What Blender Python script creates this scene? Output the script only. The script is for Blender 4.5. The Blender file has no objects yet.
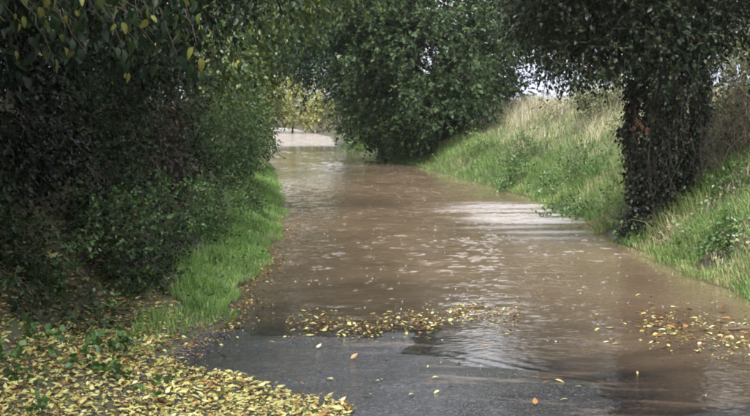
import bpy, math
import numpy as np
from mathutils import Vector, Matrix

rng = np.random.default_rng(7)
sc = bpy.context.scene
C = sc.collection

# ------------------------------------------------------------------ camera
CAM_H, F, CX, HOR = 1.6, 1200.0, 375.0, 102.0      # metres, focal length / centre / horizon in photo pixels
PITCH = math.atan((208.0 - HOR) / F)
cam_d = bpy.data.cameras.new('camera')
cam_d.sensor_width = 36.0
cam_d.lens = F / 750.0 * 36.0
cam_d.clip_start, cam_d.clip_end = 0.1, 3000
cam = bpy.data.objects.new('camera', cam_d)
cam.location = (0, 0, CAM_H)
cam.rotation_euler = (math.pi / 2 - PITCH, 0, 0)
C.objects.link(cam)
sc.camera = cam

# ------------------------------------------------------------------ sky, sun, exposure
SUN_EL, SUN_AZ = math.radians(66), math.radians(-150)      # azimuth from +Y towards +X
w = bpy.data.worlds.new('World'); sc.world = w; w.use_nodes = True
nt = w.node_tree; nt.nodes.clear()
sky = nt.nodes.new('ShaderNodeTexSky'); sky.sky_type = 'NISHITA'; sky.sun_disc = False
sky.sun_elevation = SUN_EL; sky.sun_rotation = SUN_AZ
sky.air_density = 1.0; sky.dust_density = 4.0; sky.ozone_density = 1.0
hs = nt.nodes.new('ShaderNodeHueSaturation'); hs.inputs['Saturation'].default_value = 0.22
bg = nt.nodes.new('ShaderNodeBackground'); bg.inputs['Strength'].default_value = 0.15
wo = nt.nodes.new('ShaderNodeOutputWorld')
nt.links.new(sky.outputs[0], hs.inputs['Color']); nt.links.new(hs.outputs[0], bg.inputs[0]); nt.links.new(bg.outputs[0], wo.inputs[0])

sd = bpy.data.lights.new('sun', 'SUN'); sd.energy = 1.5; sd.angle = math.radians(35); sd.color = (1, 0.97, 0.93)
so = bpy.data.objects.new('sun', sd); C.objects.link(so)
sv = Vector((math.sin(SUN_AZ) * math.cos(SUN_EL), math.cos(SUN_AZ) * math.cos(SUN_EL), math.sin(SUN_EL)))
so.rotation_euler = sv.to_track_quat('Z', 'Y').to_euler(); so.location = (0, 0, 30)

vs = sc.view_settings
vs.view_transform = 'Standard'; vs.look = 'None'; vs.gamma = 1; vs.use_curve_mapping = False
vs.exposure = 1.75
sc.render.engine = 'CYCLES'
sc.cycles.use_denoising = True; sc.cycles.filter_width = 1.9
sc.cycles.max_bounces = 7; sc.cycles.transparent_max_bounces = 8
sc.cycles.diffuse_bounces = 3; sc.cycles.glossy_bounces = 3; sc.cycles.transmission_bounces = 4; sc.cycles.volume_bounces = 1

# ------------------------------------------------------------------ helpers
def at(px, py, z=0.0):
    """photo pixel -> point on the plane z"""
    a, b = (px - CX) / F, (208.0 - py) / F
    dx, dy, dz = a, math.cos(PITCH) + b * math.sin(PITCH), -math.sin(PITCH) + b * math.cos(PITCH)
    t = (z - CAM_H) / dz
    return dx * t, dy * t

def link(o, parent=None):
    C.objects.link(o)
    if parent is not None: o.parent = parent
    return o

def tag(o, label=None, cat=None, group=None, kind=None):
    if label: o['label'] = label
    if cat: o['category'] = cat
    if group: o['group'] = group
    if kind: o['kind'] = kind
    return o

def root(name, loc, label, cat, group=None):
    o = bpy.data.objects.new(name, None); o.empty_display_size = 0.2; o.location = loc
    C.objects.link(o)
    return tag(o, label, cat, group)

def mesh(name, V, Fc, mat, parent=None, rnd=None, smooth=False, attrs=None, make_obj=True):
    V = np.asarray(V, np.float32); Fc = np.asarray(Fc, np.int32)
    me = bpy.data.meshes.new(name)
    n, k = Fc.shape
    me.vertices.add(len(V)); me.vertices.foreach_set('co', V.ravel())
    me.loops.add(n * k); me.loops.foreach_set('vertex_index', Fc.ravel())
    me.polygons.add(n)
    me.polygons.foreach_set('loop_start', np.arange(0, n * k, k, dtype=np.int32))
    me.polygons.foreach_set('loop_total', np.full(n, k, np.int32))
    if smooth: me.polygons.foreach_set('use_smooth', np.ones(n, bool))
    me.update(calc_edges=True)
    at_ = dict(attrs or {})
    if rnd is not None: at_['rnd'] = rnd
    for kx, arr in at_.items():
        a = me.attributes.new(kx, 'FLOAT', 'POINT'); a.data.foreach_set('value', np.asarray(arr, np.float32))
    me.materials.append(mat)
    if not make_obj: return me
    o = bpy.data.objects.new(name, me)
    link(o, parent)
    if parent is not None: o.matrix_parent_inverse = Matrix.Translation(-Vector(parent.location))
    return o

def unit(v): return v / np.maximum(np.linalg.norm(v, axis=-1, keepdims=True), 1e-9)

_nph = rng.uniform(0, 6.28, (24,)); _ndir = unit(rng.normal(size=(24, 3)))
def wob(P, freq):
    """smooth pseudo noise in about -1..1"""
    P = np.asarray(P, float); s = np.zeros(P.shape[0])
    for i in range(24):
        f = freq * (0.6 + 1.3 * (i % 6) / 5)
        s += np.sin(P @ _ndir[i] * f * 6.28 + _nph[i])
    return s / 5.0

def ss(a, b, x):
    t = np.clip((x - a) / (b - a), 0, 1); return t * t * (3 - 2 * t)

# leaf templates: verts (x across, y along, z normal), triangles
T2 = (np.array([[0, 0, 0], [-.32, .45, .10], [0, 1, -.06], [.32, .45, .10]]), np.array([[0, 3, 2], [0, 2, 1]]))
T4 = (np.array([[0, 0, 0], [-.26, .28, .07], [-.24, .62, .05], [0, 1, -.12], [.24, .62, .05], [.26, .28, .07]]),
      np.array([[0, 5, 4], [0, 4, 3], [0, 3, 2], [0, 2, 1]]))
def leaf_shape(wd, curl, fold, rows=6, serr=0.0):
    ts = np.linspace(0, 1, rows + 1); V = []; Fq = []
    for i, t in enumerate(ts):
        ww = wd * (math.sin(math.pi * t ** 0.75) ** 0.85 if 0 < t < 1 else 0.012)
        z = -curl * t * t
        ww *= 1 + serr * (1 if i % 2 else -1)
        V += [[-ww, t, z + fold * ww], [0, t, z], [ww, t, z + fold * ww]]
    for i in range(rows):
        a = i * 3
        Fq += [[a, a + 1, a + 4], [a, a + 4, a + 3], [a + 1, a + 2, a + 5], [a + 1, a + 5, a + 4]]
    # stalk
    b = len(V)
    V += [[-.012, -.25, .03], [.012, -.25, .03], [0, .02, 0]]
    Fq += [[b, b + 1, b + 2]]
    return np.array(V), np.array(Fq)

def stamp(T, pos, d, up, size, wide=1.0):
    """place template T at every pos; returns verts, faces"""
    TV, TF = T
    y = unit(d); x = unit(np.cross(y, up)); z = np.cross(x, y)
    s = size[:, None, None]
    wv = np.broadcast_to(np.asarray(wide, float), size.shape)[:, None, None]
    V = pos[:, None, :] + s * (TV[None, :, 0:1] * wv * x[:, None, :] + TV[None, :, 1:2] * y[:, None, :] + TV[None, :, 2:3] * z[:, None, :])
    n, k = len(pos), len(TV)
    Fc = TF[None] + (np.arange(n) * k)[:, None, None]
    return V.reshape(-1, 3), Fc.reshape(-1, 3), k

def in_blobs(blobs, n, lo=0.45, lump=0.28, freq=0.55):
    """points in lumpy ellipsoids, with outward directions"""
    B = np.array(blobs, float)
    wgt = (B[:, 3] * B[:, 4] + B[:, 3] * B[:, 5] + B[:, 4] * B[:, 5])
    idx = rng.choice(len(B), n, p=wgt / wgt.sum())
    d = unit(rng.normal(size=(n, 3)))
    c, r = B[idx, :3], B[idx, 3:6]
    L = 1 + lump * wob(c + d * r, freq)
    t = (lo ** 2 + (1 - lo ** 2) * rng.random(n) ** 0.8) ** 0.5
    p = c + d * r * (t * L)[:, None]
    return p, unit(d / r)

def sprays(P, O, length, nleaf, size, droop=0.3, spread=0.9, T=T2, twig_r=0.004, up_bias=0.9, wide=1.0):
    """leafy twigs starting at P and pointing roughly along O"""
    n = len(P)
    D = unit(O + rng.normal(size=(n, 3)) * 0.65 + np.array([0, 0, -droop]))
    Ls = length * rng.uniform(0.5, 1.3, n)
    t = (np.arange(nleaf)[None] + rng.random((n, nleaf))) / nleaf
    Lp = P[:, None] + D[:, None] * (Ls[:, None] * t)[..., None]
    Lp[..., 2] -= droop * (Ls[:, None] * t ** 2) * 0.6
    Lp = Lp.reshape(-1, 3)
    m = len(Lp)
    ld = np.repeat(D, nleaf, 0) * 0.6 + rng.normal(size=(m, 3)) * spread * 0.6 + np.array([0, 0, -droop])
    upv = rng.normal(size=(m, 3)) * 0.55 + np.array([0, 0, up_bias]) + np.repeat(O, nleaf, 0) * 0.35
    sz = size * rng.uniform(0.55, 1.3, m)
    V, Fc, k = stamp(T, Lp, ld, upv, sz, rng.uniform(0.75, 1.25, m) * wide)
    sr = np.repeat(rng.random(n), nleaf)
    rv = np.repeat(np.clip(0.45 * sr + 0.55 * rng.random(m), 0, 1), k)
    # twigs
    e = P + D * Ls[:, None]; e[:, 2] -= droop * Ls * 0.6
    s0 = unit(np.cross(D, np.array([0.3, 0.2, 1.0]))); s1 = np.cross(D, s0)
    tv = np.stack([P + s0 * twig_r, P - s0 * twig_r * .5 + s1 * twig_r * .86, P - s0 * twig_r * .5 - s1 * twig_r * .86, e], 1).reshape(-1, 3)
    tf = (np.array([[0, 1, 3], [1, 2, 3], [2, 0, 3]])[None] + (np.arange(n) * 4)[:, None, None]).reshape(-1, 3)
    return (V, Fc, rv), (tv, tf)

def tubes(paths, sides=6):
    """paths: list of (points, radii) -> one quad mesh"""
    VV, FF, off = [], [], 0
    ang = np.arange(sides) / sides * 2 * math.pi
    for pts, rad in paths:
        pts = np.asarray(pts, float); n = len(pts); rad = np.broadcast_to(rad, (n,))
        tg = unit(np.gradient(pts, axis=0))
        ref = np.array([0.21, 0.97, 0.1]) if abs(tg[:, 1]).mean() < 0.8 else np.array([1.0, 0.1, 0.2])
        a = unit(np.cross(tg, ref)); b = np.cross(tg, a)
        ring = pts[:, None] + rad[:, None, None] * (np.cos(ang)[None, :, None] * a[:, None] + np.sin(ang)[None, :, None] * b[:, None])
        VV.append(ring.reshape(-1, 3))
        i = np.arange(n - 1)[:, None] * sides; j = np.arange(sides)[None]
        q = np.stack([i + j, i + (j + 1) % sides, i + sides + (j + 1) % sides, i + sides + j], -1).reshape(-1, 4)
        FF.append(q + off); off += n * sides
    return np.concatenate(VV), np.concatenate(FF)

def bend(p0, p1, sag, n=9, jit=0.04):
    t = np.linspace(0, 1, n)[:, None]
    p = np.asarray(p0) * (1 - t) + np.asarray(p1) * t
    p[:, 2] += sag * 4 * (t * (1 - t))[:, 0]
    p[1:-1] += rng.normal(size=(n - 2, 3)) * jit
    return p

# ------------------------------------------------------------------ materials
def new_mat(name):
    m = bpy.data.materials.new(name); m.use_nodes = True
    t = m.node_tree; t.nodes.clear()
    out = t.nodes.new('ShaderNodeOutputMaterial')
    return m, t, out
def N(t, typ, **kw):
    n = t.nodes.new(typ)
    for k, v in kw.items():
        if hasattr(n, k): setattr(n, k, v)
        else: n.inputs[k].default_value = v
    return n
def ramp(t, src, stops, interp='LINEAR'):
    r = t.nodes.new('ShaderNodeValToRGB'); r.color_ramp.interpolation = interp
    el = r.color_ramp.elements
    while len(el) < len(stops): el.new(0.5)
    for e, (p, c) in zip(el, stops):
        e.position = p; e.color = (*c, 1) if len(c) == 3 else c
    if src is not None: t.links.new(src, r.inputs[0])
    return r

def leaf_mat(name, stops, rough=0.35, transl=0.3, spec=0.5, noise=True):
    m, t, out = new_mat(name)
    a = N(t, 'ShaderNodeAttribute', attribute_name='rnd')
    r = ramp(t, a.outputs['Fac'], stops)
    col = r.outputs[0]
    if noise:
        g = N(t, 'ShaderNodeNewGeometry')
        nz = N(t, 'ShaderNodeTexNoise'); nz.inputs['Scale'].default_value = 1.3; nz.inputs['Detail'].default_value = 2
        t.links.new(g.outputs['Position'], nz.inputs['Vector'])
        mr = N(t, 'ShaderNodeMapRange'); mr.inputs['From Min'].default_value = .3; mr.inputs['From Max'].default_value = .7
        mr.inputs['To Min'].default_value = .8; mr.inputs['To Max'].default_value = 1.25
        t.links.new(nz.outputs['Fac'], mr.inputs['Value'])
        hv = N(t, 'ShaderNodeHueSaturation'); t.links.new(mr.outputs[0], hv.inputs['Value']); t.links.new(col, hv.inputs['Color'])
        col = hv.outputs[0]
    p = N(t, 'ShaderNodeBsdfPrincipled'); p.inputs['Roughness'].default_value = rough; p.inputs['Specular IOR Level'].default_value = spec
    t.links.new(col, p.inputs['Base Color'])
    fm = N(t, 'ShaderNodeMath', operation='MULTIPLY'); fm.inputs[1].default_value = 37.0; t.links.new(a.outputs['Fac'], fm.inputs[0])
    ff = N(t, 'ShaderNodeMath', operation='FRACT'); t.links.new(fm.outputs[0], ff.inputs[0])       # every leaf its own gloss: some wet, some dull
    rr = N(t, 'ShaderNodeMapRange'); rr.inputs['To Min'].default_value = rough * .45; rr.inputs['To Max'].default_value = min(.9, rough * 1.5)
    t.links.new(ff.outputs[0], rr.inputs['Value']); t.links.new(rr.outputs[0], p.inputs['Roughness'])
    if transl > 0:
        tr = N(t, 'ShaderNodeBsdfTranslucent'); t.links.new(col, tr.inputs['Color'])
        mx = N(t, 'ShaderNodeMixShader'); mx.inputs[0].default_value = transl
        t.links.new(p.outputs[0], mx.inputs[1]); t.links.new(tr.outputs[0], mx.inputs[2]); t.links.new(mx.outputs[0], out.inputs[0])
    else: t.links.new(p.outputs[0], out.inputs[0])
    return m

def solid_mat(name, c1, c2, scale, rough, spec=0.4, bump=0.0, bscale=None):
    m, t, out = new_mat(name)
    g = N(t, 'ShaderNodeNewGeometry')
    nz = N(t, 'ShaderNodeTexNoise'); nz.inputs['Scale'].default_value = scale; nz.inputs['Detail'].default_value = 6
    t.links.new(g.outputs['Position'], nz.inputs['Vector'])
    r = ramp(t, nz.outputs['Fac'], [(.32, c1), (.68, c2)])
    p = N(t, 'ShaderNodeBsdfPrincipled'); p.inputs['Roughness'].default_value = rough; p.inputs['Specular IOR Level'].default_value = spec
    t.links.new(r.outputs[0], p.inputs['Base Color'])
    if bump:
        b = N(t, 'ShaderNodeBump'); b.inputs['Strength'].default_value = bump; b.inputs['Distance'].default_value = 0.02
        n2 = N(t, 'ShaderNodeTexNoise'); n2.inputs['Scale'].default_value = bscale or scale * 3; n2.inputs['Detail'].default_value = 5
        t.links.new(g.outputs['Position'], n2.inputs['Vector']); t.links.new(n2.outputs['Fac'], b.inputs['Height']); t.links.new(b.outputs[0], p.inputs['Normal'])
    t.links.new(p.outputs[0], out.inputs[0])
    return m

M = {}
M['bark'] = solid_mat('bark', (.020, .016, .012), (.055, .045, .035), 9, .75, bump=.8, bscale=30)
M['twig'] = solid_mat('twig', (.035, .025, .018), (.09, .065, .045), 6, .7)
M['ivystem'] = solid_mat('ivystem', (.025, .019, .015), (.10, .08, .065), 8, .8)
M['bramblestem'] = solid_mat('bramblestem', (.09, .065, .058), (.22, .165, .14), 6, .7)
M['deadstem'] = solid_mat('deadstem', (.14, .10, .075), (.28, .21, .15), 6, .7)
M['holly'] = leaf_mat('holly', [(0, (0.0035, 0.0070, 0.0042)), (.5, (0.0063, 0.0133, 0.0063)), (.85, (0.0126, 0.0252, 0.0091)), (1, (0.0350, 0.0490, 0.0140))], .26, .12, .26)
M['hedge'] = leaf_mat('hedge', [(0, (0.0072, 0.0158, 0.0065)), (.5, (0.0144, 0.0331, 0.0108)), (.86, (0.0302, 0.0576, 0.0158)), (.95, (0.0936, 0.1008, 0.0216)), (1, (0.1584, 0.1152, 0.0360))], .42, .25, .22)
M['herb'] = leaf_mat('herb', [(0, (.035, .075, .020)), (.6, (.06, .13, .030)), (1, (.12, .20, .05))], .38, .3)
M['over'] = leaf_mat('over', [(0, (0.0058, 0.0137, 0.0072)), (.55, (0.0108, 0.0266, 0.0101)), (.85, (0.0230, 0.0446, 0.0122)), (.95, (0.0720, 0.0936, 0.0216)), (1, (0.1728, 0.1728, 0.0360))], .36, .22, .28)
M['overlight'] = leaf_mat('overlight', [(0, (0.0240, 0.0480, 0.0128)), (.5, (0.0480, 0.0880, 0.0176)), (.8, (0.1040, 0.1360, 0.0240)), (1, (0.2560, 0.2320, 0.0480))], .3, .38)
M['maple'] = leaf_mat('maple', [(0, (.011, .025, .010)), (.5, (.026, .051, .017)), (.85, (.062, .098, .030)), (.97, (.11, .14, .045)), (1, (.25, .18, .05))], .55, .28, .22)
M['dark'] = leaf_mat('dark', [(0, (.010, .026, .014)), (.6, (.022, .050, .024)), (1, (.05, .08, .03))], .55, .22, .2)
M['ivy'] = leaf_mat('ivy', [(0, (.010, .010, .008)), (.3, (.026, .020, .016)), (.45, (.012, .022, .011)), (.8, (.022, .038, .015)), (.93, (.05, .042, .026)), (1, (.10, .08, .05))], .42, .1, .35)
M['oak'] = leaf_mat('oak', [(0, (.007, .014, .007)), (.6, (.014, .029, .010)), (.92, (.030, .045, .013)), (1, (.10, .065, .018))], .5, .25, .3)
M['yellow'] = leaf_mat('yellow', [(0, (.09, .13, .045)), (.35, (.22, .25, .08)), (.75, (.42, .39, .14)), (1, (.48, .31, .10))], .45, .4)
M['brownleaf'] = leaf_mat('brownleaf', [(0, (.020, .015, .010)), (.6, (.050, .036, .023)), (1, (.15, .105, .055))], .5, .2)
M['redleaf'] = leaf_mat('redleaf', [(0, (.06, .02, .014)), (.6, (.10, .035, .020)), (1, (.14, .07, .038))], .45, .3)
M['pale'] = leaf_mat('pale', [(0, (.06, .085, .03)), (.6, (.12, .15, .055)), (1, (.24, .22, .10))], .5, .3)
M['grass'] = leaf_mat('grass', [(0, (.09, .17, .04)), (.5, (.16, .28, .07)), (.8, (.25, .36, .12)), (1, (.44, .41, .22))], .5, .4, .3)
M['rough'] = leaf_mat('rough', [(0, (.04, .085, .02)), (.4, (.10, .19, .045)), (.65, (.19, .26, .08)), (.82, (.34, .31, .16)), (1, (.48, .42, .28))], .55, .35, .3)
M['straw'] = leaf_mat('straw', [(0, (.12, .16, .06)), (.35, (.22, .24, .12)), (.7, (.37, .33, .22)), (1, (.48, .43, .33))], .6, .3, .3)
M['litter'] = leaf_mat('litter', [(0, (.05, .025, .014)), (.14, (.16, .075, .025)), (.26, (.28, .15, .04)), (.34, (.25, .19, .06)), (.6, (.34, .31, .10)), (.80, (.42, .40, .17)), (.90, (.28, .32, .08)), (1, (.54, .50, .32))], .5, .15, .35)
M['bankherb'] = leaf_mat('bankherb', [(0, (.05, .10, .03)), (.5, (.10, .17, .05)), (.8, (.18, .22, .09)), (1, (.32, .27, .16))], .5, .3, .3)
M['moss'] = leaf_mat('moss', [(0, (.05, .11, .02)), (1, (.10, .2, .03))], .6, .1)

def asphalt_mat():
    m, t, out = new_mat('wet_asphalt')
    g = N(t, 'ShaderNodeNewGeometry'); pos = g.outputs['Position']
    def nz(scale, det=4, rough=.55, vec=None):
        n = N(t, 'ShaderNodeTexNoise'); n.inputs['Scale'].default_value = scale; n.inputs['Detail'].default_value = det; n.inputs['Roughness'].default_value = rough
        t.links.new(vec or pos, n.inputs['Vector']); return n.outputs['Fac']
    vo = N(t, 'ShaderNodeTexVoronoi'); vo.inputs['Scale'].default_value = 85; t.links.new(pos, vo.inputs['Vector'])
    chip = ramp(t, vo.outputs['Color'], [(0, (.008, .008, .010)), (.6, (.022, .022, .025)), (1, (.075, .073, .075))])
    # silt streaks carried by the flow
    mp = N(t, 'ShaderNodeMapping'); mp.inputs['Rotation'].default_value = (0, 0, math.radians(28)); mp.inputs['Scale'].default_value = (1.0, 4.2, 1)
    t.links.new(pos, mp.inputs['Vector'])
    silt = ramp(t, nz(1.6, 5, .6, mp.outputs[0]), [(.53, (0, 0, 0)), (.68, (1, 1, 1))])
    a = N(t, 'ShaderNodeAttribute', attribute_name='silt')
    ml = N(t, 'ShaderNodeMath', operation='MULTIPLY'); t.links.new(silt.outputs[0], ml.inputs[0]); t.links.new(a.outputs['Fac'], ml.inputs[1])
    mc = N(t, 'ShaderNodeMix', data_type='RGBA'); t.links.new(ml.outputs[0], mc.inputs[0]); t.links.new(chip.outputs[0], mc.inputs[6]); mc.inputs[7].default_value = (.125, .098, .082, 1)
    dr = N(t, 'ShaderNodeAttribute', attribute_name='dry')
    md = N(t, 'ShaderNodeMix', data_type='RGBA'); t.links.new(dr.outputs['Fac'], md.inputs[0]); t.links.new(mc.outputs[2], md.inputs[6]); md.inputs[7].default_value = (.28, .245, .22, 1)  # pale far road; white reflection on its wet part painted in as colour
    p = N(t, 'ShaderNodeBsdfPrincipled'); t.links.new(md.outputs[2], p.inputs['Base Color'])
    p.inputs['IOR'].default_value = 1.33
    wet = ramp(t, nz(2.3, 4), [(.35, (.07,) * 3), (.65, (.26,) * 3)])
    t.links.new(wet.outputs[0], p.inputs['Roughness'])
    p.inputs['Coat Weight'].default_value = 0.0; p.inputs['Coat Roughness'].default_value = 0.12; p.inputs['Coat IOR'].default_value = 1.33
    b1 = N(t, 'ShaderNodeBump'); b1.inputs['Strength'].default_value = .35; b1.inputs['Distance'].default_value = .004; t.links.new(vo.outputs['Distance'], b1.inputs['Height'])
    b2 = N(t, 'ShaderNodeBump'); b2.inputs['Strength'].default_value = .5; b2.inputs['Distance'].default_value = .01
    t.links.new(nz(14, 3, .5, mp.outputs[0]), b2.inputs['Height']); t.links.new(b1.outputs[0], b2.inputs['Normal'])
    t.links.new(b2.outputs[0], p.inputs['Normal'])
    b3 = N(t, 'ShaderNodeBump'); b3.inputs['Strength'].default_value = .4; b3.inputs['Distance'].default_value = .006
    t.links.new(nz(9, 3), b3.inputs['Height']); t.links.new(b3.outputs[0], p.inputs['Coat Normal'])
    t.links.new(p.outputs[0], out.inputs[0])
    return m
M['asphalt'] = asphalt_mat()

def soil_mat():
    m, t, out = new_mat('soil')
    g = N(t, 'ShaderNodeNewGeometry')
    n1 = N(t, 'ShaderNodeTexNoise'); n1.inputs['Scale'].default_value = 2.2; n1.inputs['Detail'].default_value = 8; t.links.new(g.outputs['Position'], n1.inputs['Vector'])
    r = ramp(t, n1.outputs['Fac'], [(.3, (.022, .015, .010)), (.55, (.040, .034, .018)), (.75, (.05, .075, .022))])
    p = N(t, 'ShaderNodeBsdfPrincipled'); p.inputs['Roughness'].default_value = .8; t.links.new(r.outputs[0], p.inputs['Base Color'])
    b = N(t, 'ShaderNodeBump'); b.inputs['Strength'].default_value = .7; b.inputs['Distance'].default_value = .03
    n2 = N(t, 'ShaderNodeTexNoise'); n2.inputs['Scale'].default_value = 25; n2.inputs['Detail'].default_value = 6; t.links.new(g.outputs['Position'], n2.inputs['Vector'])
    t.links.new(n2.outputs['Fac'], b.inputs['Height']); t.links.new(b.outputs[0], p.inputs['Normal'])
    t.links.new(p.outputs[0], out.inputs[0]); return m
M['soil'] = soil_mat()
M['stone'] = solid_mat('stone', (.04, .036, .034), (.17, .15, .14), 60, .35)
M['field'] = solid_mat('field', (.10, .15, .045), (.24, .24, .10), .12, .9)
M['hill'] = solid_mat('hill', (.16, .18, .24), (.27, .28, .34), .02, .9)  # blue of the distant air is mixed into the hill colour

def water_mat():
    m, t, out = new_mat('muddy_water')
    g = N(t, 'ShaderNodeNewGeometry'); pos = g.outputs['Position']
    a = N(t, 'ShaderNodeAttribute', attribute_name='depth')
    op = ramp(t, a.outputs['Fac'], [(0, (0.0,) * 3), (.08, (.28,) * 3), (.28, (.85,) * 3), (.5, (1,) * 3)])     # turbidity: opaque from a few cm of depth
    n1 = N(t, 'ShaderNodeTexNoise'); n1.inputs['Scale'].default_value = .7; n1.inputs['Detail'].default_value = 4; t.links.new(pos, n1.inputs['Vector'])
    mud = ramp(t, n1.outputs['Fac'], [(.3, (.103, .073, .047)), (.7, (.146, .106, .070))])
    df = N(t, 'ShaderNodeBsdfDiffuse'); t.links.new(mud.outputs[0], df.inputs['Color'])
    tp = N(t, 'ShaderNodeBsdfTransparent'); tp.inputs['Color'].default_value = (.93, .88, .82, 1)
    m1 = N(t, 'ShaderNodeMixShader'); t.links.new(op.outputs[0], m1.inputs[0]); t.links.new(tp.outputs[0], m1.inputs[1]); t.links.new(df.outputs[0], m1.inputs[2])
    gl = N(t, 'ShaderNodeBsdfGlossy'); gl.inputs['Roughness'].default_value = .05; gl.inputs['Color'].default_value = (1, 1, 1, 1)
    b = N(t, 'ShaderNodeBump'); b.inputs['Strength'].default_value = .25; b.inputs['Distance'].default_value = .004
    n2 = N(t, 'ShaderNodeTexNoise'); n2.inputs['Scale'].default_value = 28; n2.inputs['Detail'].default_value = 2; t.links.new(pos, n2.inputs['Vector'])
    t.links.new(n2.outputs['Fac'], b.inputs['Height']); t.links.new(b.outputs[0], gl.inputs['Normal'])
    ru = N(t, 'ShaderNodeAttribute', attribute_name='ruffle'); rm = N(t, 'ShaderNodeMapRange'); rm.inputs['To Min'].default_value = .05; rm.inputs['To Max'].default_value = .41
    t.links.new(ru.outputs['Fac'], rm.inputs['Value']); t.links.new(rm.outputs[0], gl.inputs['Roughness'])
    fr = N(t, 'ShaderNodeFresnel'); fr.inputs['IOR'].default_value = 1.33; t.links.new(b.outputs[0], fr.inputs['Normal'])
    m2 = N(t, 'ShaderNodeMixShader'); t.links.new(fr.outputs[0], m2.inputs[0]); t.links.new(m1.outputs[0], m2.inputs[1]); t.links.new(gl.outputs[0], m2.inputs[2])
    t.links.new(m2.outputs[0], out.inputs[0]); return m
M['water'] = water_mat()
def splash_mat():
    m, t, out = new_mat('splash')
    p = N(t, 'ShaderNodeBsdfPrincipled'); p.inputs['Base Color'].default_value = (.78, .76, .74, 1); p.inputs['Roughness'].default_value = .12
    t.links.new(p.outputs[0], out.inputs[0]); return m
M['splash'] = splash_mat()

# ------------------------------------------------------------------ terrain
LEFT = [(150, 372), (178, 350), (205, 330), (235, 303), (262, 270), (279, 240), (285, 215), (284, 200), (279, 186), (274, 172), (270, 160), (267, 152), (264, 145), (258, 139)]
RIGHT = [(750, 304), (700, 281), (650, 259), (617, 244), (588, 225), (560, 212), (514, 194), (470, 182), (442, 174), (412, 166), (372, 158), (345, 151), (334, 145), (330, 139)]
LW = np.array([at(*p) for p in LEFT]); RW = np.array([at(*p) for p in RIGHT])
LY = np.concatenate([[-8, 3], LW[:, 1], [64, 80, 110]]); LX = np.concatenate([[-1.5, -1.45], LW[:, 0], [-7.6, -15, -40]])
RY = np.concatenate([[-8, 4], RW[:, 1], [64, 80, 110]]); RX = np.concatenate([[3.0, 3.0], RW[:, 0], [-4.4, -11.5, -35]])
def xL(y): return np.interp(y, LY, LX) + 0.05 * np.sin(y * 2.3) + 0.03 * np.sin(y * 5.9 + 1)
def xR(y): return np.interp(y, RY, RX) + 0.05 * np.sin(y * 1.9 + 2) + 0.03 * np.sin(y * 5.1)
def shore(x): return np.interp(x, [-2, -1.2, .16, .6, 1.0, 1.65, 3.2], [8.5, 8.3, 8.0, 7.2, 6.6, 6.1, 4.8])
def road_z(x, y):
    s = shore(x) - y
    P = np.stack([x, y, 0 * x], -1)
    Q = np.stack([(x * .88 + y * .47) * .45, (-x * .47 + y * .88) * 2.0, 0 * x], -1)       # low ridges left by the run-off
    near = np.where(s > 0, .026 * s, .022 * s) + .005 * wob(P, .55) + .0055 * wob(Q, .75) + .002 * wob(P + 9, 2.2)
    far = .009 * (y - 43)
    return np.maximum(np.clip(near, -.30, .5), np.clip(far, -.5, .25))
def ground_z(x, y):
    x = np.asarray(x, float); y = np.asarray(y, float)
    P = np.stack([x, y, 0 * x], -1)
    l, r = xL(y), xR(y)
    ul, ur = l - x, x - r
    zl = .02 + .20 * np.clip(ul, 0, .8) + 1.0 * np.clip(ul - .75, 0, 1.35) + .05 * np.clip(ul - 2.1, 0, 20) + .05 * wob(P, .5) * ss(0, .9, ul)
    hr = np.interp(y, [0, 10, 16, 24, 32, 45, 60], [.62, .60, .57, .53, .50, .30, .1])
    zr = .015 + .16 * np.clip(ur, 0, .3) + hr * np.clip(ur - .25, 0, 2.55) + .015 * np.clip(ur - 2.8, 0, 30) + .06 * wob(P, .45) * ss(0, 1, ur)
    base = np.maximum(road_z(np.clip(x, l, r), y), -.30)
    lift = np.clip(base, 0, 1)
    z = np.where(ul > 0, zl + lift, np.where(ur > 0, zr + lift, base - .02))
    # a gentle toe between the road edge and the grass
    return z

def patch(name, ys, us, mat, fn, kind, attrs=None, x_of=None):
    Y, U = np.meshgrid(ys, us, indexing='ij')
    X = x_of(Y, U)
    Z = fn(X.ravel(), Y.ravel())
    V = np.stack([X.ravel(), Y.ravel(), Z], -1)
    ny, nu = Y.shape
    i = np.arange(ny - 1)[:, None] * nu; j = np.arange(nu - 1)[None]
    Fq = np.stack([i + j, i + j + 1, i + nu + j + 1, i + nu + j], -1).reshape(-1, 4)
    at_ = attrs(V) if attrs else None
    return tag(mesh(name, V, Fq, mat, smooth=True, attrs=at_), kind=kind)

ys_g = np.concatenate([np.arange(-8, 4, .5), np.arange(4, 40, .14), np.arange(40, 80, .8), np.arange(80, 110, 3), np.array([110, 160, 260, 420, 700])])
# banks: three strips share one sheet, columns follow the lane edges
cols = np.concatenate([-np.array([400, 150, 60, 30, 18, 12, 9, 7, 5.5]), -np.arange(4.6, -.001, -.14), np.linspace(0.04, .96, 14) + 10, np.arange(0, 4.7, .14) + 20, np.array([5.5, 7, 9, 12, 18, 30, 60, 150, 400]) + 20])
def gx(Y, U):
    l, r = xL(Y), xR(Y)
    return np.where(U <= 0.001, l + U, np.where(U < 15, l + (r - l) * (U - 10), r + (U - 20)))
patch('ground', ys_g, cols, M['soil'], ground_z, 'structure', x_of=gx)

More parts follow.
